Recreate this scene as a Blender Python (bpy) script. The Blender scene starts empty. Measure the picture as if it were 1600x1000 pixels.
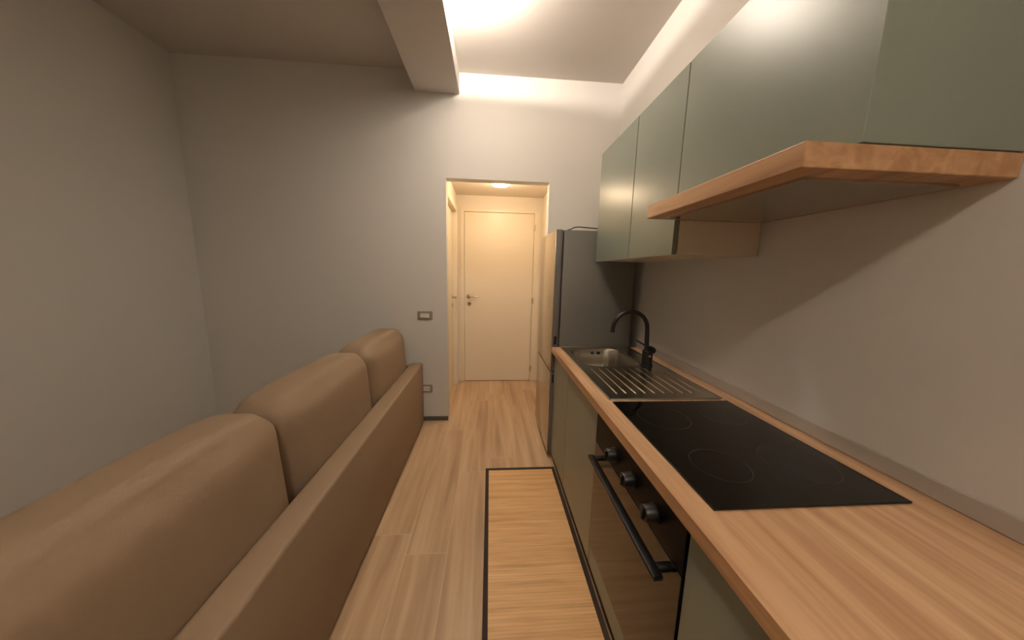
import bpy, bmesh, math, random
from mathutils import Vector, Matrix
C = bpy.context.scene.collection
random.seed(3)

# ------------------------------------------------------------------ camera, world, lights
F_PX, YAW, PITCH, ROLL, CAM_H = 476.86, 0.074, -0.156, 0.022, 1.389
def camera():
    cy, sy, cp, sp = math.cos(YAW), math.sin(YAW), math.cos(PITCH), math.sin(PITCH)
    f = Vector((sy*cp, cy*cp, sp)); r0 = Vector((cy, -sy, 0)); u0 = r0.cross(f)
    c, s = math.cos(ROLL), math.sin(ROLL)
    r = c*r0 + s*u0; u = -s*r0 + c*u0
    cd = bpy.data.cameras.new('camera'); co = bpy.data.objects.new('camera', cd); C.objects.link(co)
    m = Matrix.Identity(4)
    for i in range(3):
        m[i][0], m[i][1], m[i][2] = r[i], u[i], -f[i]
    m[2][3] = CAM_H
    co.matrix_world = m
    cd.sensor_fit = 'HORIZONTAL'; cd.sensor_width = 36; cd.lens = F_PX/1600*36
    cd.clip_start = 0.02
    bpy.context.scene.camera = co
camera()
w = bpy.data.worlds.new('world'); bpy.context.scene.world = w; w.use_nodes = True
w.node_tree.nodes['Background'].inputs[0].default_value = (0.8, 0.75, 0.7, 1)
w.node_tree.nodes['Background'].inputs[1].default_value = 0.02
vs = bpy.context.scene.view_settings
vs.view_transform = 'Standard'; vs.look = 'None'; vs.gamma = 1; vs.use_curve_mapping = False
vs.exposure = 0.0
# strengths of the room's lamps (used by the lamp builders below)
ROOM_BULB, ROOM_BOWL, HALL_LAMP = 54.0, 92.0, 9.0
ROOM_COL = (1.0, 0.885, 0.765)
HALL_COL = (1.0, 0.74, 0.47)

# ------------------------------------------------------------------ materials
def lin(c):
    return tuple((v/12.92 if v <= .04045 else ((v+.055)/1.055)**2.4) for v in [x/255 for x in c]) + (1,)
def mat(name, col, rough=.5, metal=0, var=0.0, scale=(6, 6, 6), bump=0.0, bscale=80, spec=.5, coat=0.0, aniso=None):
    m = bpy.data.materials.new(name); m.use_nodes = True
    nt = m.node_tree; N = nt.nodes; L = nt.links
    b = N['Principled BSDF']
    b.inputs['Roughness'].default_value = rough; b.inputs['Metallic'].default_value = metal
    b.inputs['Specular IOR Level'].default_value = spec; b.inputs['Coat Weight'].default_value = coat
    tc = N.new('ShaderNodeTexCoord'); mp = N.new('ShaderNodeMapping'); L.new(tc.outputs['Object'], mp.inputs[0])
    mp.inputs['Scale'].default_value = scale
    nz = N.new('ShaderNodeTexNoise'); nz.inputs['Scale'].default_value = 1; nz.inputs['Detail'].default_value = 4
    L.new(mp.outputs[0], nz.inputs[0])
    mx = N.new('ShaderNodeMixRGB'); c = lin(col)
    mx.inputs[1].default_value = tuple(max(0, v*(1-var)) for v in c[:3])+(1,)
    mx.inputs[2].default_value = tuple(min(1, v*(1+var)) for v in c[:3])+(1,)
    L.new(nz.outputs[0], mx.inputs[0]); L.new(mx.outputs[0], b.inputs['Base Color'])
    if bump:
        n2 = N.new('ShaderNodeTexNoise'); n2.inputs['Scale'].default_value = bscale; n2.inputs['Detail'].default_value = 3
        L.new(tc.outputs['Object'], n2.inputs[0])
        bp = N.new('ShaderNodeBump'); bp.inputs['Strength'].default_value = bump; bp.inputs['Distance'].default_value = .002
        L.new(n2.outputs[0], bp.inputs['Height']); L.new(bp.outputs[0], b.inputs['Normal'])
    return m
def emit(name, col, strength):
    m = bpy.data.materials.new(name); m.use_nodes = True
    b = m.node_tree.nodes['Principled BSDF']; b.inputs['Base Color'].default_value = (.9, .88, .84, 1)
    b.inputs['Emission Color'].default_value = col + (1,); b.inputs['Emission Strength'].default_value = strength
    return m
def math_node(nt, op, a, b=None, c=None):
    n = nt.nodes.new('ShaderNodeMath'); n.operation = op
    for i, v in enumerate((a, b, c)):
        if v is None: continue
        if isinstance(v, (int, float)): n.inputs[i].default_value = v
        else: nt.links.new(v, n.inputs[i])
    return n.outputs[0]
def floor_mat():
    m = bpy.data.materials.new('plank_tile'); m.use_nodes = True
    nt = m.node_tree; N = nt.nodes; L = nt.links; b = N['Principled BSDF']
    tc = N.new('ShaderNodeTexCoord'); sp = N.new('ShaderNodeSeparateXYZ'); L.new(tc.outputs['Object'], sp.inputs[0])
    X, Y = sp.outputs[0], sp.outputs[1]
    M = lambda op, *a: math_node(nt, op, *a)
    u = M('DIVIDE', M('ADD', X, .6), .2)
    col = M('FLOOR', u); fu = M('SUBTRACT', u, col)
    # joint position of each row of planks
    off = M('ADD', M('MULTIPLY', col, -.12), M('MULTIPLY', M('MULTIPLY', col, M('SUBTRACT', col, 1)), .37))
    v = M('DIVIDE', M('SUBTRACT', M('SUBTRACT', Y, 1.46), off), 1.2)
    row = M('FLOOR', v); fv = M('SUBTRACT', v, row)
    du = M('MULTIPLY', M('MINIMUM', fu, M('SUBTRACT', 1, fu)), .2)
    dv = M('MULTIPLY', M('MINIMUM', fv, M('SUBTRACT', 1, fv)), 1.2)
    d = M('MINIMUM', du, dv)
    joint = M('LESS_THAN', d, .0015)
    cid = N.new('ShaderNodeCombineXYZ'); L.new(col, cid.inputs[0]); L.new(row, cid.inputs[1])
    wn = N.new('ShaderNodeTexWhiteNoise'); wn.noise_dimensions = '3D'; L.new(cid.outputs[0], wn.inputs[0])
    # grain: stretched noise shifted per plank
    gx = M('ADD', M('MULTIPLY', X, 18), M('MULTIPLY', wn.outputs[0], 40))
    gy = M('ADD', M('MULTIPLY', Y, 1.1), M('MULTIPLY', wn.outputs[0], 17))
    cb = N.new('ShaderNodeCombineXYZ'); L.new(gx, cb.inputs[0]); L.new(gy, cb.inputs[1])
    g = N.new('ShaderNodeTexNoise'); g.inputs['Scale'].default_value = 1; g.inputs['Detail'].default_value = 5
    g.inputs['Roughness'].default_value = .55; g.inputs['Distortion'].default_value = .6; L.new(cb.outputs[0], g.inputs[0])
    cb2 = N.new('ShaderNodeCombineXYZ'); L.new(M('MULTIPLY', gx, .42), cb2.inputs[0]); L.new(M('MULTIPLY', gy, .6), cb2.inputs[1])
    g2 = N.new('ShaderNodeTexNoise'); g2.inputs['Scale'].default_value = 1; g2.inputs['Detail'].default_value = 3; L.new(cb2.outputs[0], g2.inputs[0])
    f = M('ADD', M('MULTIPLY', g.outputs[0], .55), M('MULTIPLY', g2.outputs[0], .55))
    f = M('ADD', f, M('MULTIPLY', M('SUBTRACT', wn.outputs[0], .5), .03))
    cr = N.new('ShaderNodeValToRGB'); L.new(f, cr.inputs[0])
    e = cr.color_ramp; e.elements[0].position = .32; e.elements[0].color = lin((152, 126, 100))
    e.elements[1].position = .74; e.elements[1].color = lin((208, 182, 150))
    k = e.elements.new(.52); k.color = lin((184, 154, 122))
    mx = N.new('ShaderNodeMixRGB'); L.new(joint, mx.inputs[0]); L.new(cr.outputs[0], mx.inputs[1]); mx.inputs[2].default_value = lin((200, 176, 146))
    L.new(mx.outputs[0], b.inputs['Base Color'])
    b.inputs['Roughness'].default_value = .42; b.inputs['Specular IOR Level'].default_value = .4
    bp = N.new('ShaderNodeBump'); bp.inputs['Strength'].default_value = .25; bp.inputs['Distance'].default_value = .001
    L.new(M('SUBTRACT', M('MULTIPLY', g.outputs[0], .3), joint), bp.inputs['Height']); L.new(bp.outputs[0], b.inputs['Normal'])
    return m
def wood_mat(name, dark, light, axis=1, rough=.4):
    """wood with its grain along one axis"""
    sc = [30, 30, 30]; sc[axis] = 2.2
    m = bpy.data.materials.new(name); m.use_nodes = True
    nt = m.node_tree; N = nt.nodes; L = nt.links; b = N['Principled BSDF']
    tc = N.new('ShaderNodeTexCoord'); mp = N.new('ShaderNodeMapping'); L.new(tc.outputs['Object'], mp.inputs[0]); mp.inputs['Scale'].default_value = sc
    n = N.new('ShaderNodeTexNoise'); n.inputs['Scale'].default_value = 1; n.inputs['Detail'].default_value = 5; n.inputs['Distortion'].default_value = .8
    L.new(mp.outputs[0], n.inputs[0])
    cr = N.new('ShaderNodeValToRGB'); L.new(n.outputs[0], cr.inputs[0])
    cr.color_ramp.elements[0].position = .3; cr.color_ramp.elements[0].color = lin(dark)
    cr.color_ramp.elements[1].position = .7; cr.color_ramp.elements[1].color = lin(light)
    L.new(cr.outputs[0], b.inputs['Base Color']); b.inputs['Roughness'].default_value = rough
    return m
def bamboo_mat():
    m = bpy.data.materials.new('bamboo_slats'); m.use_nodes = True
    nt = m.node_tree; N = nt.nodes; L = nt.links; b = N['Principled BSDF']
    M = lambda op, *a: math_node(nt, op, *a)
    tc = N.new('ShaderNodeTexCoord'); sp = N.new('ShaderNodeSeparateXYZ'); L.new(tc.outputs['Object'], sp.inputs[0])
    X, Y = sp.outputs[0], sp.outputs[1]
    v = M('DIVIDE', Y, .0135); row = M('FLOOR', v); fv = M('SUBTRACT', v, row)
    edge = M('LESS_THAN', M('MINIMUM', fv, M('SUBTRACT', 1, fv)), .09)
    wn = N.new('ShaderNodeTexWhiteNoise'); wn.noise_dimensions = '1D'; L.new(row, wn.inputs['W'])
    # streaks along each slat, shifted per slat, plus colour shared by neighbouring slats
    cb = N.new('ShaderNodeCombineXYZ'); L.new(M('ADD', M('MULTIPLY', X, 5), M('MULTIPLY', wn.outputs[0], 30)), cb.inputs[0]); L.new(M('MULTIPLY', Y, 118), cb.inputs[1])
    n = N.new('ShaderNodeTexNoise'); n.inputs['Scale'].default_value = 1; n.inputs['Detail'].default_value = 3; L.new(cb.outputs[0], n.inputs[0])
    cb2 = N.new('ShaderNodeCombineXYZ'); L.new(M('MULTIPLY', X, 3), cb2.inputs[0]); L.new(M('MULTIPLY', Y, 34), cb2.inputs[1])
    n2 = N.new('ShaderNodeTexNoise'); n2.inputs['Scale'].default_value = 1; n2.inputs['Detail'].default_value = 2; L.new(cb2.outputs[0], n2.inputs[0])
    f = M('ADD', M('ADD', M('MULTIPLY', n.outputs[0], .4), M('MULTIPLY', n2.outputs[0], .55)), M('MULTIPLY', M('SUBTRACT', wn.outputs[0], .35), .15))
    cr = N.new('ShaderNodeValToRGB'); L.new(f, cr.inputs[0]); e = cr.color_ramp
    e.elements[0].position = .3; e.elements[0].color = lin((200, 154, 104))
    e.elements[1].position = .72; e.elements[1].color = lin((236, 194, 142))
    k = e.elements.new(.5); k.color = lin((222, 178, 124))
    mx = N.new('ShaderNodeMixRGB'); L.new(M('MULTIPLY', edge, .22), mx.inputs[0]); L.new(cr.outputs[0], mx.inputs[1]); mx.inputs[2].default_value = lin((120, 76, 40))
    L.new(mx.outputs[0], b.inputs['Base Color']); b.inputs['Roughness'].default_value = .45
    bp = N.new('ShaderNodeBump'); bp.inputs['Strength'].default_value = .4; bp.inputs['Distance'].default_value = .001
    L.new(M('SUBTRACT', 1, edge), bp.inputs['Height']); L.new(bp.outputs[0], b.inputs['Normal'])
    return m

WALL = mat('wall_paint', (213, 209, 202), .8, var=.02, scale=(2, 2, 2), bump=.12, bscale=180, spec=.3)
HALLW = mat('hall_paint', (225, 215, 200), .8, var=.02, scale=(2, 2, 2), bump=.1, bscale=180, spec=.3)
CEIL = mat('ceiling_paint', (205, 198, 190), .9, var=.015, scale=(2, 2, 2), spec=.2)
BEAM = mat('beam_paint', (208, 202, 196), .9, var=.015, scale=(2, 2, 2), spec=.2)
FLOOR = floor_mat()
SKIRT = mat('skirting', (86, 78, 72), .5, var=.05)
DOOR = mat('door_lacquer', (228, 216, 196), .4, var=.01, spec=.4)
CHROME = mat('satin_chrome', (200, 195, 188), .25, metal=1, var=.05)
GREEN = mat('sage_front', (121, 127, 115), .32, var=.015, spec=.4)
CARC = mat('cabinet_carcass', (205, 190, 165), .5, var=.03)
GAP = mat('dark_gap', (22, 19, 17), .7, var=.1)
OAK = wood_mat('oak_worktop', (172, 132, 98), (212, 174, 136), 1, .38)
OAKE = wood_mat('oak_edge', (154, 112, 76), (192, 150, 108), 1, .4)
STEEL = mat('brushed_steel', (192, 186, 174), .24, metal=1, var=.08, scale=(300, 6, 6))
RIDGE = mat('polished_steel', (225, 215, 200), .2, metal=1, var=.02)
BLACKG = mat('black_glass', (9, 9, 8), .07, var=.1, spec=.5)
OVENG = mat('oven_glass', (16, 12, 9), .1, var=.1, spec=.45)
PANELG = mat('oven_panel', (10, 9, 8), .45, var=.1, spec=.15)
BLACK = mat('matt_black', (11, 10, 10), .42, var=.15)
BLACKS = mat('satin_black', (9, 8, 8), .4, var=.15, spec=.3)
FRSIDE = mat('fridge_side', (108, 106, 98), .5, var=.03, spec=.4)
FRDOOR = mat('fridge_door_steel', (196, 188, 174), .21, metal=.85, var=.03, scale=(6, 6, 200))
FREDGE = mat('fridge_door_edge', (110, 107, 103), .45, var=.03)
SOFA = mat('taupe_leatherette', (142, 120, 97), .6, var=.05, scale=(5, 5, 5), bump=.35, bscale=420, spec=.35)
SOFASEAM = mat('sofa_seam', (96, 74, 56), .8, var=.05)
RUG = bamboo_mat()
RUGB = mat('mat_border', (46, 34, 26), .8, var=.15, scale=(300, 300, 300), bump=.4, bscale=900)
PLATE = mat('plate_taupe', (150, 140, 128), .35, var=.03)
PLATEW = mat('plate_button', (222, 212, 198), .35, var=.02)
UPST = mat('upstand_plastic', (176, 168, 158), .45, var=.03)

# ------------------------------------------------------------------ geometry helpers
def box(bm, x0, x1, y0, y1, z0, z1, bev=0.0, seg=2, rot=None):
    t = bmesh.new(); bmesh.ops.create_cube(t, size=1)
    for v in t.verts:
        v.co = Vector(((x0+x1)/2+v.co.x*(x1-x0), (y0+y1)/2+v.co.y*(y1-y0), (z0+z1)/2+v.co.z*(z1-z0)))
    if bev: bmesh.ops.bevel(t, geom=t.edges[:], offset=bev, segments=seg, profile=.5, affect='EDGES')
    if rot: 
        for v in t.verts: v.co = rot @ v.co
    merge(bm, t)
def merge(bm, t):
    me = bpy.data.meshes.new('tmp'); t.to_mesh(me); t.free(); bm.from_mesh(me); bpy.data.meshes.remove(me)
def tube(bm, pts, r, n=14, cap=True):
    pts = [Vector(p) for p in pts]
    if isinstance(r, (int, float)): r = [r]*len(pts)
    up = None; rings = []
    for i, p in enumerate(pts):
        d = (pts[min(i+1, len(pts)-1)]-pts[max(i-1, 0)]).normalized()
        if up is None: up = d.orthogonal().normalized()
        up = (up - d*up.dot(d)).normalized(); s = d.cross(up)
        rings.append([bm.verts.new(p + (up*math.cos(2*math.pi*k/n)+s*math.sin(2*math.pi*k/n))*r[i]) for k in range(n)])
    for a, b in zip(rings, rings[1:]):
        for k in range(n): bm.faces.new((a[k], a[(k+1) % n], b[(k+1) % n], b[k]))
    if cap:
        bm.faces.new(rings[0][::-1]); bm.faces.new(rings[-1])
def lathe(bm, prof, cx, cy, n=40):
    """profile of (radius, z) about a vertical axis"""
    rings = []
    for rr, z in prof:
        if rr < 1e-6: rings.append([bm.verts.new((cx, cy, z))])
        else: rings.append([bm.verts.new((cx+rr*math.cos(2*math.pi*k/n), cy+rr*math.sin(2*math.pi*k/n), z)) for k in range(n)])
    for a, b in zip(rings, rings[1:]):
        for k in range(n):
            k2 = (k+1) % n
            if len(a) == 1: bm.faces.new((a[0], b[k2], b[k]))
            elif len(b) == 1: bm.faces.new((a[k], a[k2], b[0]))
            else: bm.faces.new((a[k], a[k2], b[k2], b[k]))
def bmb(*boxes, **kw):
    bm = bmesh.new()
    for b in boxes: box(bm, *b, **kw)
    return bm
def obj(name, bm, m, parent=None, smooth=False, kind=None, label=None, cat=None, group=None, origin=None):
    """vertices come in world coordinates; the mesh is moved to its thing's origin"""
    bmesh.ops.recalc_face_normals(bm, faces=bm.faces[:])
    o0 = Vector(parent['o']) if parent else Vector(origin or (0, 0, 0))
    for v in bm.verts: v.co -= o0
    me = bpy.data.meshes.new(name); bm.to_mesh(me); bm.free()
    if smooth:
        for p in me.polygons: p.use_smooth = True
        me.set_sharp_from_angle(angle=math.radians(38))
    me.materials.append(m)
    o = bpy.data.objects.new(name, me); C.objects.link(o)
    if parent:
        o.parent = parent; o['o'] = tuple(o0)
    else:
        o.location = o0; o['o'] = tuple(o0)
    if kind: o['kind'] = kind
    if label: o['label'] = label
    if cat: o['category'] = cat
    if group: o['group'] = group
    return o
def thing(name, loc, label=None, cat=None, group=None, kind=None):
    o = bpy.data.objects.new(name, None); C.objects.link(o); o.location = loc; o['o'] = tuple(loc); o.empty_display_size = .1
    if label: o['label'] = label
    if cat: o['category'] = cat
    if group: o['group'] = group
    if kind: o['kind'] = kind
    return o
def struct(name, bm, m, label, cat, **k):
    return obj(name, bm, m, kind='structure', label=label, cat=cat, **k)

# ------------------------------------------------------------------ setting
XL, XR, YF, YB, ZC = -2.4, 1.079, -2.2, 2.727, 2.946
WT = .10                                                     # back wall thickness
OX0, OX1, OZ = -.377, .499, 2.15                             # opening to the hall
HX0, HX1, YD, HZ = -.40, .617, 3.764, 2.262
struct('floor', bmb((XL-.1, XR+.1, YF-.1, YB, -.1, 0), (XL-.1, XR+.1, YB, YD+.1, -.1, 0)), FLOOR,
       'light wood-look plank tile floor running through the room into the hall', 'floor')
struct('ceiling', bmb((XL-.1, XR+.1, YF-.1, YB+.05, ZC, ZC+.1)), CEIL, 'plain pale ceiling of the kitchen living room', 'ceiling')
struct('wall_back', bmb((XL-.1, OX0, YB, YB+WT, 0, ZC), (OX1, XR+.1, YB, YB+WT, 0, ZC), (OX0, OX1, YB, YB+WT, OZ, ZC)), WALL,
       'pale grey end wall with the opening to the hall', 'wall')
struct('wall_left', bmb((XL-.1, XL, YF-.1, YB, 0, ZC)), WALL, 'plain pale grey wall beyond the sofa', 'wall')
struct('wall_right', bmb((XR, XR+.1, YF-.1, YB, 0, ZC)), WALL, 'pale grey wall behind the kitchen units', 'wall')
struct('wall_front', bmb((XL, XR, YF-.1, YF, 0, ZC)), WALL, 'plain pale grey wall facing the hall opening', 'wall')
struct('trim_1', bmb((-.61, -.261, YF, YB, 2.789, ZC), bev=.002, seg=1), BEAM, 'long ceiling beam running from front to back', 'beam')
struct('baseboard_back', bmb((XL, OX0, YB-.012, YB, 0, .04), bev=.002, seg=1), SKIRT, 'low dark skirting at the foot of the end wall left of the opening', 'baseboard')
struct('baseboard_left', bmb((XL, XL+.012, YF, YB-.012, 0, .04), bev=.002, seg=1), SKIRT, 'low dark skirting along the left wall', 'baseboard')
# hall
DY0, DY1, DZ2 = 2.90, 3.62, 2.05                             # side door hole
struct('wall_hall_left', bmb((HX0-.1, HX0, YB+WT, DY0-.06, 0, HZ), (HX0-.1, HX0, DY1+.115, YD, 0, HZ), (HX0-.1, HX0, DY0-.06, DY1+.115, DZ2+.07, HZ)), HALLW,
       'cream left wall of the hall around the side door', 'wall')
struct('wall_hall_right', bmb((HX1, HX1+.1, YB+WT, YD, 0, HZ)), HALLW, 'cream right wall of the hall behind the fridge', 'wall')
DX0, DX1, DZ = -.311, .524, 2.08
struct('wall_hall_back', bmb((HX0-.1, DX0-.045, YD, YD+.1, 0, HZ+.1), (DX1+.075, HX1+.1, YD, YD+.1, 0, HZ+.1), (DX0-.045, DX1+.075, YD, YD+.1, DZ+.03, HZ+.1)), HALLW,
       'cream wall at the end of the hall around the door', 'wall')
struct('ceiling_hall', bmb((HX0-.1, HX1+.1, YB+WT, YD, HZ, HZ+.1)), HALLW, 'low cream ceiling of the hall', 'ceiling')

# end door
d1 = thing('door_1', (.1, YD, 0), 'closed cream flush door facing the room at the end of the hall', 'door', kind='structure')
obj('door_leaf', bmb((DX0+.003, DX1-.003, YD+.004, YD+.045, .006, DZ-.003), bev=.002), DOOR, d1)
obj('door_frame', bmb((DX0-.045, DX0, YD-.006, YD+.1, 0, DZ+.03), (DX1, DX1+.075, YD-.006, YD+.1, 0, DZ+.03), (DX0, DX1, YD-.006, YD+.1, DZ, DZ+.03), bev=.002), DOOR, d1)
obj('door_backing', bmb((DX0, DX1, YD+.06, YD+.08, 0, DZ)), GAP, d1)
def lever(parent, p, n, along):
    """lever handle: rose, neck and grip; n = out of the door, along = grip direction"""
    p, n, along = Vector(p), Vector(n), Vector(along)
    bm = bmesh.new()
    tube(bm, [p, p+n*.008], .024, 20); tube(bm, [p+n*.008, p+n*.045], .009)
    tube(bm, [p+n*.045-along*.006, p+n*.05+along*.03, p+n*.05+along*.115], [.0095, .009, .008])
    return obj('handle', bm, CHROME, parent, smooth=True, label='satin chrome lever handle')
def keyplate(parent, p, n):
    p, n = Vector(p), Vector(n); bm = bmesh.new()
    tube(bm, [p, p+n*.007], .024, 20)
    k = obj('key_rose', bm, CHROME, parent, smooth=True)
    bm = bmesh.new(); tube(bm, [p+n*.0071, p+n*.0085], .007, 12)
    obj('keyhole', bm, GAP, k)
lever(d1, (DX0+.052, YD+.004, 1.085), (0, -1, 0), (1, 0, 0)); keyplate(d1, (DX0+.056, YD+.004, .992), (0, -1, 0))
for z in (.17, 1.04, 1.92):
    bm = bmesh.new(); tube(bm, [(DX1+.002, YD-.012, z-.035), (DX1+.002, YD-.012, z+.035)], .008, 12)
    obj('hinge', bm, CHROME, d1, smooth=True)
# side door
d2 = thing('door_2', (HX0, 3.26, 0), 'cream side door seen edge-on in the left wall of the hall', 'door', kind='structure')
obj('door_leaf', bmb((HX0-.07, HX0-.032, DY0+.003, DY1-.003, .006, DZ2-.003), bev=.002), DOOR, d2)
obj('door_frame', bmb((HX0-.1, HX0+.016, DY0-.06, DY0, 0, DZ2+.07), (HX0-.1, HX0+.016, DY1, DY1+.115, 0, DZ2+.07), (HX0-.1, HX0+.016, DY0, DY1, DZ2, DZ2+.07), bev=.003), DOOR, d2)
obj('door_backing', bmb((HX0-.095, HX0-.085, DY0, DY1, 0, DZ2)), GAP, d2)
lever(d2, (HX0-.032, DY1-.075, 1.09), (1, 0, 0), (0, -1, 0)); keyplate(d2, (HX0-.032, DY1-.075, .995), (1, 0, 0))

# ------------------------------------------------------------------ lamps
def light(name, kind, loc, energy, col, size, parent=None):
    l = bpy.data.lights.new(name, kind); l.energy = energy; l.color = col
    if kind == 'POINT': l.shadow_soft_size = size
    o = bpy.data.objects.new(name, l); C.objects.link(o)
    o.location = loc
    if parent: o.parent = parent; o.location = Vector(loc)-Vector(parent['o'])
    return o
def bowl_lamp(x, y, label, k=1.0):
    t = thing('ceiling_lamp', (x, y, ZC), label, 'lamp')
    BZ = 2.85
    bm = bmesh.new(); lathe(bm, [(0, ZC), (.05, ZC), (.05, ZC-.014), (.012, ZC-.02), (0, ZC-.02)], x, y)
    obj('ceiling_rose', bm, CHROME, t, smooth=True)
    for a in range(3):
        bm = bmesh.new(); c, s = math.cos(math.radians(180+62*a)), math.sin(math.radians(180+62*a))
        tube(bm, [(x+.04*c, y+.04*s, ZC-.012), (x+.0975*c, y+.0975*s, BZ-.003)], .003, 8)
        obj('bracket', bm, CHROME, t, smooth=True)
    prof = [(.10, BZ), (.097, BZ-.02), (.08, BZ-.04), (.048, BZ-.053), (0, BZ-.057)]
    prof = [(0, BZ-.052), (.045, BZ-.048), (.076, BZ-.036), (.092, BZ-.018), (.095, BZ)] + prof
    bm = bmesh.new(); lathe(bm, prof, x, y)
    obj('glass_bowl', bm, emit('opal_glass_lit', ROOM_COL, ROOM_BOWL*k), t, smooth=True)
    light('bulb', 'POINT', (x, y, BZ+.008), ROOM_BULB*k, ROOM_COL, .006, t)
bowl_lamp(-.155, 1.81, 'glowing opal bowl lamp on the ceiling beside the beam above the mat')
bowl_lamp(-.10, -1.0, 'added unseen opal bowl lamp behind the viewpoint, lighting the near room', 1.35)  # extra lamp, added out of view to brighten the near part of the room
h = thing('hall_ceiling_lamp', (.09, 3.08, HZ), 'small round glowing flush lamp on the hall ceiling', 'lamp')
bm = bmesh.new(); lathe(bm, [(0, HZ), (.095, HZ), (.095, HZ-.012), (0, HZ-.012)], .09, 3.08); obj('base_ring', bm, PLATEW, h, smooth=True)
bm = bmesh.new(); lathe(bm, [(.09, HZ-.0125), (.09, HZ-.03), (.078, HZ-.058), (0, HZ-.063)], .09, 3.08)
obj('diffuser', bm, emit('hall_diffuser_lit', HALL_COL, 30), h, smooth=True)
light('hall_bulb', 'POINT', (.09, 3.08, HZ-.10), HALL_LAMP, HALL_COL, .05, h)

# ------------------------------------------------------------------ wall plates
sw = thing('light_switch', (-.569, YB, .957), 'taupe framed light switch with pale rocker on the end wall above the sofa', 'switch')
obj('frame', bmb((-.638, -.505, YB-.009, YB, .955, 1.03), bev=.004), PLATE, sw)
obj('inner_frame', bmb((-.617, -.526, YB-.0105, YB-.0085, .968, 1.017), bev=.0006, seg=1), SKIRT, sw)
obj('rocker', bmb((-.613, -.530, YB-.014, YB-.0095, .972, 1.013), bev=.002), PLATEW, sw)
so = thing('wall_socket', (-.58, YB, .28), 'taupe framed power socket low on the end wall beside the sofa', 'socket')
obj('frame', bmb((-.652, -.519, YB-.009, YB, .278, .350), bev=.004), PLATE, so)
obj('insert', bmb((-.631, -.540, YB-.012, YB-.0085, .293, .336), bev=.001), PLATEW, so)
bm = bmesh.new()
for cx in (-.61, -.562):
    for dx in (-.011, 0, .011): tube(bm, [(cx+dx, YB-.0115, .3145), (cx+dx, YB-.0126, .3145)], .0032, 10)
obj('socket_hole', bm, GAP, so)

# ------------------------------------------------------------------ sofa
def pillow(bm, x0, x1, y0, y1, z0, z1, puff=.035, n=4.5, lean=0.0):
    """upholstered block: superellipsoid-like rounded box, puffed in its middle"""
    t = bmesh.new(); bmesh.ops.create_cube(t, size=2)
    bmesh.ops.subdivide_edges(t, edges=t.edges[:], cuts=13, use_grid_fill=True)
    hx, hy, hz = (x1-x0)/2, (y1-y0)/2, (z1-z0)/2
    r = min(hx, hy, hz)*.62
    for v in t.verts:
        a = v.co.copy()
        p = Vector((a.x*hx, a.y*hy, a.z*hz))
        q = Vector([max(-h+r, min(h-r, c)) for c, h in zip(p, (hx, hy, hz))])
        d = p-q
        if d.length > 1e-9: p = q + d.normalized()*r*min(1, max(abs(d.x), abs(d.y), abs(d.z))/r if r else 1)
        k = puff*(1-abs(a.y)**3)*(1-abs(a.x)**4 if abs(a.x) < .999 else 1)
        if abs(a.z) > .999: p.z += math.copysign(puff*(1-a.x**4)*(1-a.y**4), a.z)
        if abs(a.x) > .999: p.x += math.copysign(puff*.5*(1-a.z**4)*(1-a.y**4), a.x)
        p.x += -lean*(p.z+hz)
        v.co = Vector(((x0+x1)/2, (y0+y1)/2, (z0+z1)/2))+p
    merge(bm, t)
SY0, SY1 = .25, 2.646
sf = thing('sofa', (-1.04, 1.45, 0), 'taupe brown leatherette sofa with its back to the walkway', 'sofa')
obj('back_panel', bmb((-.686, -.583, SY0, SY1, .03, .585), bev=.014, seg=3), SOFA, sf, smooth=True)
obj('base', bmb((-1.45, -.687, SY0+.055, SY1-.055, .06, .26), bev=.01), SOFA, sf, smooth=True)
for y0, y1 in ((SY0, SY0+.05), (SY1-.05, SY1)):
    obj('armrest', bmb((-1.5, -.688, y0, y1, .04, .575), bev=.012, seg=3), SOFA, sf, smooth=True)
for k in range(3):
    y0 = SY0+.053+k*.7633; y1 = y0+.761
    bm = bmesh.new(); pillow(bm, -.915, -.692, y0, y1, .40, .895, .03, lean=.06)
    obj('back_cushion', bm, SOFA, sf, smooth=True)
    bm = bmesh.new(); pillow(bm, -1.48, -.90, y0, y1, .262, .42, .02)
    obj('seat_cushion', bm, SOFA, sf, smooth=True)
for x in (-1.44, -.64):
    for y in (SY0+.1, SY1-.1):
        bm = bmesh.new(); tube(bm, [(x, y, 0), (x, y, .062)], .02, 14); obj('foot', bm, BLACK, sf, smooth=True)

# ------------------------------------------------------------------ mat
mt = thing('bamboo_mat', (.225, 1.0, 0), 'long bamboo slat mat with dark brown border in front of the kitchen units', 'mat')
RX0, RX1, RY0, RY1, RB = -.017, .474, .10, 1.985, .022
obj('slat_panel', bmb((RX0+RB, RX1-RB, RY0+RB, RY1-RB, .0, .005)), RUG, mt)
obj('border', bmb((RX0, RX0+RB, RY0, RY1, 0, .007), (RX1-RB, RX1, RY0, RY1, 0, .007), (RX0+RB, RX1-RB, RY0, RY0+RB, 0, .007), (RX0+RB, RX1-RB, RY1-RB, RY1, 0, .007)), RUGB, mt)

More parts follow.
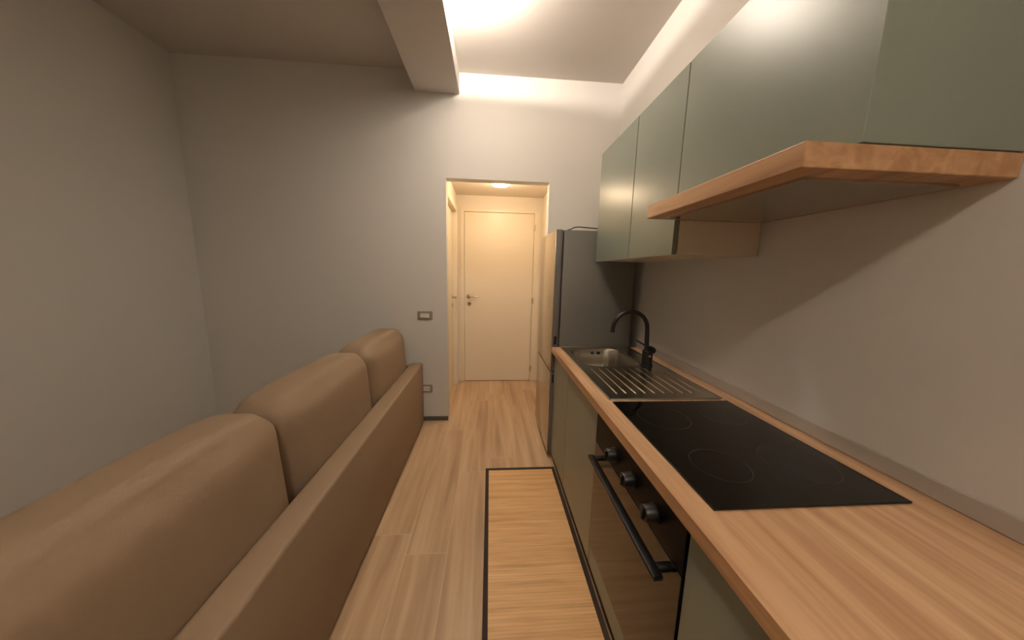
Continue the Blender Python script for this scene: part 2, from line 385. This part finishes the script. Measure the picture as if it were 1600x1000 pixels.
# ------------------------------------------------------------------ fridge
FY0, FY1 = 2.095, 2.69
fr = thing('fridge', (.74, 2.39, 0), 'tall grey two-door fridge freezer standing between the sink and the opening', 'fridge')
obj('body', bmb((.496, 1.012, FY0, FY1, .03, 1.678), bev=.006), FRSIDE, fr, smooth=True)
obj('door_gasket', bmb((.488, .497, FY0+.008, FY1-.008, .05, 1.67)), GAP, fr)
for nm, z0, z1 in (('freezer_door', .05, .676), ('fridge_door', .688, 1.680)):
    d = obj(nm, bmb((.446, .489, FY0-.002, FY1, z0, z1), bev=.006, seg=3), FREDGE, fr, smooth=True)
    obj('front_sheet', bmb((.4395, .4462, FY0-.0015, FY1-.001, z0+.0015, z1-.0015), bev=.002), FRDOOR, d, smooth=True, label='warm reflecting steel front')
    if z1 > 1:
        obj('grip_recess', bmb((.455, .476, FY0-.0032, FY0+.002, .885, .945)), GAP, d)
    else:
        obj('grip_recess', bmb((.455, .476, FY0-.0032, FY0+.002, .60, .66)), GAP, d)
for x in (.52, .98):
    for y in (FY0+.05, FY1-.05):
        bm = bmesh.new(); tube(bm, [(x, y, 0), (x, y, .031)], .018, 12); obj('foot', bm, BLACK, fr, smooth=True)
bm = bmesh.new()
tube(bm, [(.53, 2.14, 1.6838), (.548, 2.13, 1.686), (.57, 2.12, 1.698), (.60, 2.115, 1.702), (.68, 2.115, 1.697), (.76, 2.12, 1.694), (.85, 2.16, 1.689), (.93, 2.22, 1.6845), (.99, 2.35, 1.6838)], .0038, 10)
obj('power_cable', bm, BLACK, label='thin dark cable lying across the top of the fridge', cat='cable', smooth=True, origin=(.55, 2.15, 1.68))

# ------------------------------------------------------------------ base units
CX, CF, CB = .463, .482, 1.06                               # door face, carcass front, carcass back
def carcass(parent, y0, y1, z0=.10, z1=.832, floor_t=.018):
    t = .018
    obj('carcass', bmb((CF, CB, y0, y0+t, z0, z1), (CF, CB, y1-t, y1, z0, z1), (CF, CB, y0+t, y1-t, z0, z0+t), (CB-.008, CB, y0+t, y1-t, z0+t, z1)), CARC, parent)
sc = thing('sink_cabinet', (.77, 1.63, 0), 'sage green two-door base cabinet under the sink', 'cabinet')
carcass(sc, 1.187, 2.078)
obj('door', bmb((CX, CF-.001, 1.684, 2.076, .082, .828), bev=.0012, seg=1), GREEN, sc)
obj('door', bmb((CX, CF-.001, 1.189, 1.681, .082, .828), bev=.0012, seg=1), GREEN, sc)
oc = thing('low_cabinet', (.77, .885, 0), 'low base unit with a sage front strip directly below the built-in oven', 'cabinet')
obj('carcass', bmb((CF, CB, .586, 1.185, .10, .184)), CARC, oc)
obj('lower_panel', bmb((CX, CF-.001, .588, 1.183, .082, .18), bev=.0012, seg=1), GREEN, oc)
bc = thing('base_cabinet', (.77, .28, 0), 'sage green single-door base cabinet on the near side of the oven', 'cabinet')
carcass(bc, -.02, .584)
obj('door', bmb((CX, CF-.001, -.018, .582, .082, .828), bev=.0012, seg=1), GREEN, bc)
obj('plinth', bmb((.487, .503, -.02, 2.078, 0, .099)), GAP, label='long recessed dark plinth board under the base units', cat='plinth', origin=(.52, 1, 0))

# oven
ov = thing('oven', (.76, .885, .1855), 'black glass built-in oven with bar handle and knobs under the hob', 'oven')
OY0, OY1 = .588, 1.183
obj('casing', bmb((.4985, 1.0, .592, 1.180, .1855, .826)), BLACK, ov)
dr = obj('door', bmb((CX-.004, .498, OY0, OY1, .188, .683), bev=.0008, seg=1), OVENG, ov)
bm = bmesh.new()
box(bm, .398, .424, .60, 1.10, .660, .674, bev=.003)
for y in (.63, 1.083): box(bm, .42, CX-.0035, y-.011, y+.011, .661, .673, bev=.002)
obj('bar_handle', bm, BLACKS, dr, smooth=True)
pn = obj('control_panel', bmb((CX-.004, .498, OY0, OY1, .686, .826), bev=.0008, seg=1), PANELG, ov)
for y in (.985, .85, .715):
    bm = bmesh.new(); tube(bm, [(CX-.0045, y, .745), (CX-.008, y, .745), (CX-.009, y, .745), (.428, y, .745), (.425, y, .745)], [.026, .026, .024, .0225, .021], 28)
    box(bm, .419, .43, y-.0035, y+.0035, .729, .761, bev=.001)
    obj('knob', bm, BLACK, pn, smooth=True)

# worktop (with the sink and hob cut-outs)
WX0, WX1, WY0, WY1, WZ0, WZ1 = .443, 1.076, -.02, 2.085, .833, .869
SX0, SX1, SK0, SK1 = .515, .985, 1.185, 2.055                 # sink cut-out
wt = bmb((WX0, SX0, WY0, WY1, WZ0, WZ1), (SX1, WX1, WY0, WY1, WZ0, WZ1), (SX0, SX1, WY0, SK0, WZ0, WZ1), (SX0, SX1, SK1, WY1, WZ0, WZ1))
bmesh.ops.remove_doubles(wt, verts=wt.verts, dist=1e-5)
wo = obj('worktop', wt, OAK, label='long oak laminate worktop with square front edge over the base units', cat='worktop', origin=(.76, 1, .833))
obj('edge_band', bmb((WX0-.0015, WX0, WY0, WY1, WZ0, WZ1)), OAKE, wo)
obj('upstand', bmb((1.071, 1.0785, WY0, WY1, .8695, .918), bev=.003), UPST, label='low grey upstand strip along the wall behind the worktop', cat='upstand', origin=(1.07, 1, .87))

# sink
sk = thing('sink', (.75, 1.62, .869), 'stainless steel inset sink with grooved drainer', 'sink')
def rr(cx, cy, hx, hy, r, n=8):
    out = []
    for (sx, sy, a0) in ((1, 1, 0), (-1, 1, 90), (-1, -1, 180), (1, -1, 270)):
        for k in range(n+1):
            a = math.radians(a0+90*k/n); out.append((cx+sx*(hx-r)+r*math.cos(a), cy+sy*(hy-r)+r*math.sin(a)))
    return out
def sink_mesh():
    bm = bmesh.new(); zt = .8745
    ox0, ox1, oy0, oy1 = .500, .998, 1.170, 2.071
    bcx, bcy, bhx, bhy, br = .713, 1.825, .178, .205, .10
    outer = rr((ox0+ox1)/2, (oy0+oy1)/2, (ox1-ox0)/2, (oy1-oy0)/2, .015, 3)
    hole = rr(bcx, bcy, bhx, bhy, br, 8)
    vo = [bm.verts.new((x, y, zt)) for x, y in outer]; vh = [bm.verts.new((x, y, zt)) for x, y in hole]
    eo = [bm.edges.new((vo[i], vo[(i+1) % len(vo)])) for i in range(len(vo))]
    eh = [bm.edges.new((vh[i], vh[(i+1) % len(vh)])) for i in range(len(vh))]
    bmesh.ops.triangle_fill(bm, edges=eo+eh, use_beauty=True)
    # rolled outer lip
    lo = [bm.verts.new((x+(.0015 if x > .7 else -.0015), y+(.0015 if y > 1.6 else -.0015), .8695)) for x, y in outer]
    for i in range(len(vo)): j = (i+1) % len(vo); bm.faces.new((vo[i], vo[j], lo[j], lo[i]))
    prev = vh
    for ins, z, rad in ((.004, .868, .098), (.008, .855, .095), (.016, .78, .09), (.024, .735, .085), (.045, .716, .07), (.08, .712, .05)):
        ring = [bm.verts.new((x, y, z)) for x, y in rr(bcx, bcy, bhx-ins, bhy-ins, rad, 8)]
        for i in range(len(ring)): j = (i+1) % len(ring); bm.faces.new((prev[i], prev[j], ring[j], ring[i]))
        prev = ring
    bm.faces.new(prev)
    return bm
obj('bowl_and_drainer', sink_mesh(), STEEL, sk, smooth=True)
bm = bmesh.new()
rx0, rx1, ry0, ry1 = .500, .998, 1.170, 2.071
for a in ((rx0, rx0+.006, ry0, ry1), (rx1-.006, rx1, ry0, ry1), (rx0, rx1, ry0, ry0+.006), (rx0, rx1, ry1-.006, ry1)):
    box(bm, *a, .8743, .8768, bev=.001)
obj('raised_rim', bm, STEEL, sk, smooth=True)
for k in range(10):
    x = .558+.043*k
    bm = bmesh.new(); y1 = 1.575 if k < 8 else 1.53
    tube(bm, [(x, 1.228, .8735), (x, 1.236, .8755), (x, 1.40, .8758), (x, y1, .8752), (x, y1+.012, .8735)], [.0006, .0014, .0014, .0013, .0006], 8)
    obj('drainer_ridge', bm, RIDGE, sk, smooth=True)
bm = bmesh.new(); tube(bm, [(.713, 1.825, .7125), (.713, 1.825, .7145)], .045, 28); dn = obj('drain', bm, STEEL, sk, smooth=True)
bm = bmesh.new(); tube(bm, [(.713, 1.825, .7146), (.713, 1.825, .7155)], .018, 16); obj('drain_hole', bm, GAP, dn)
for x in (.715, .758):
    bm = bmesh.new(); tube(bm, [(x, 2.018, .845), (x, 2.010, .845)], .010, 14); obj('overflow_hole', bm, GAP, sk)

# faucet
fc = thing('faucet', (.905, 1.64, .875), 'matt black gooseneck faucet with side lever behind the sink bowl', 'faucet')
bm = bmesh.new(); tube(bm, [(.905, 1.64, .8750), (.905, 1.64, .880), (.905, 1.64, .881), (.905, 1.64, .952), (.904, 1.64, .965), (.902, 1.64, .972)], [.034, .034, .029, .029, .027, .014], 28)
obj('body', bm, BLACK, fc, smooth=True)
pts = [(.898, 1.64, .955), (.893, 1.64, 1.03), (.890, 1.64, 1.085)]
for k in range(1, 22):
    a = math.radians(k*172/21); pts.append((.790+.100*math.cos(a), 1.64, 1.085+.100*math.sin(a)))
pts.append((.689, 1.64, 1.082))
bm = bmesh.new(); tube(bm, pts, [.0125]*2+[.0115]*(len(pts)-2), 18); obj('spout', bm, BLACK, fc, smooth=True)
bm = bmesh.new(); tube(bm, [(.689, 1.64, 1.083), (.6885, 1.64, 1.068)], .0125, 18); obj('aerator', bm, BLACK, fc, smooth=True)
bm = bmesh.new(); tube(bm, [(.905, 1.64, .958), (.925, 1.645, .962), (.945, 1.65, .958)], [.026, .026, .018], 22); tube(bm, [(.938, 1.645, .955), (.93, 1.72, .972), (.915, 1.80, .985)], [.008, .006, .005], 12)
obj('lever', bm, BLACK, fc, smooth=True)
bm = bmesh.new(); tube(bm, [(.905, 1.612, .935), (.905, 1.6105, .935)], .006, 12); obj('temperature_mark', bm, mat('mark_pale', (200, 150, 150), .4), fc)

# hob
hb = thing('hob', (.76, .86, .869), 'black glass hob set in the worktop next to the sink', 'hob')
gl = obj('glass', bmb((.505, 1.0, .575, 1.150, .8692, .8745), bev=.0015), BLACKG, hb)
MARK = mat('hob_mark', (44, 43, 41), .4, var=.05)
def ring(cx, cy, r, w=.002, z=.8746, n=64):
    bm = bmesh.new(); a = []
    for k in range(n):
        c, s = math.cos(2*math.pi*k/n), math.sin(2*math.pi*k/n)
        a.append((bm.verts.new((cx+(r-w)*c, cy+(r-w)*s, z)), bm.verts.new((cx+r*c, cy+r*s, z)), bm.verts.new((cx+r*c, cy+r*s, z+.0002)), bm.verts.new((cx+(r-w)*c, cy+(r-w)*s, z+.0002))))
    for k in range(n):
        p, q = a[k], a[(k+1) % n]
        for i in range(4): bm.faces.new((p[i], q[i], q[(i+1) % 4], p[(i+1) % 4]))
    return bm
for cx, cy, r in ((.64, 1.01, .09), (.64, .73, .075), (.87, 1.01, .072), (.87, .73, .09)):
    obj('cooking_zone_ring', ring(cx, cy, r), MARK, gl)

# ------------------------------------------------------------------ wall units
UX, UZ0, UZ1 = .715, 1.472, 2.154
def wall_unit(y0, y1, label):
    t = thing('wall_cabinet', (.9, (y0+y1)/2, UZ0), label, 'cabinet', 'sage wall cabinets')
    obj('carcass', bmb((UX+.022, 1.077, y0+.001, y1-.001, UZ0+.002, UZ1), bev=.001, seg=1), CARC, t)
    d = obj('door', bmb((UX, UX+.018, y0+.0015, y1-.0015, UZ0, UZ1), bev=.001, seg=1), GREEN, t)
    obj('edge_band', bmb((UX+.001, UX+.017, y0+.003, y1-.003, UZ0-.0012, UZ0)), CARC, d, label='lower edge coloured pale as if lit from below')  # beige strip puts the warm light from below into the edge's colour
    return t
wall_unit(1.575, 2.072, 'sage green wall cabinet at the fridge end above the sink')
wall_unit(1.186, 1.572, 'sage green wall cabinet between the sink cabinet and the range hood')
hd = thing('range_hood', (.85, .885, 1.6), 'sage range hood with a projecting oak lower band above the hob', 'range hood')
obj('cover', bmb((UX, 1.077, .588, 1.183, 1.652, UZ1), bev=.001, seg=1), GREEN, hd)
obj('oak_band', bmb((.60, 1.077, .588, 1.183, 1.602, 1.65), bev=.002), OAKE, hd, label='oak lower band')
obj('filter', bmb((.66, 1.03, .64, 1.13, 1.596, 1.6018)), STEEL, hd)
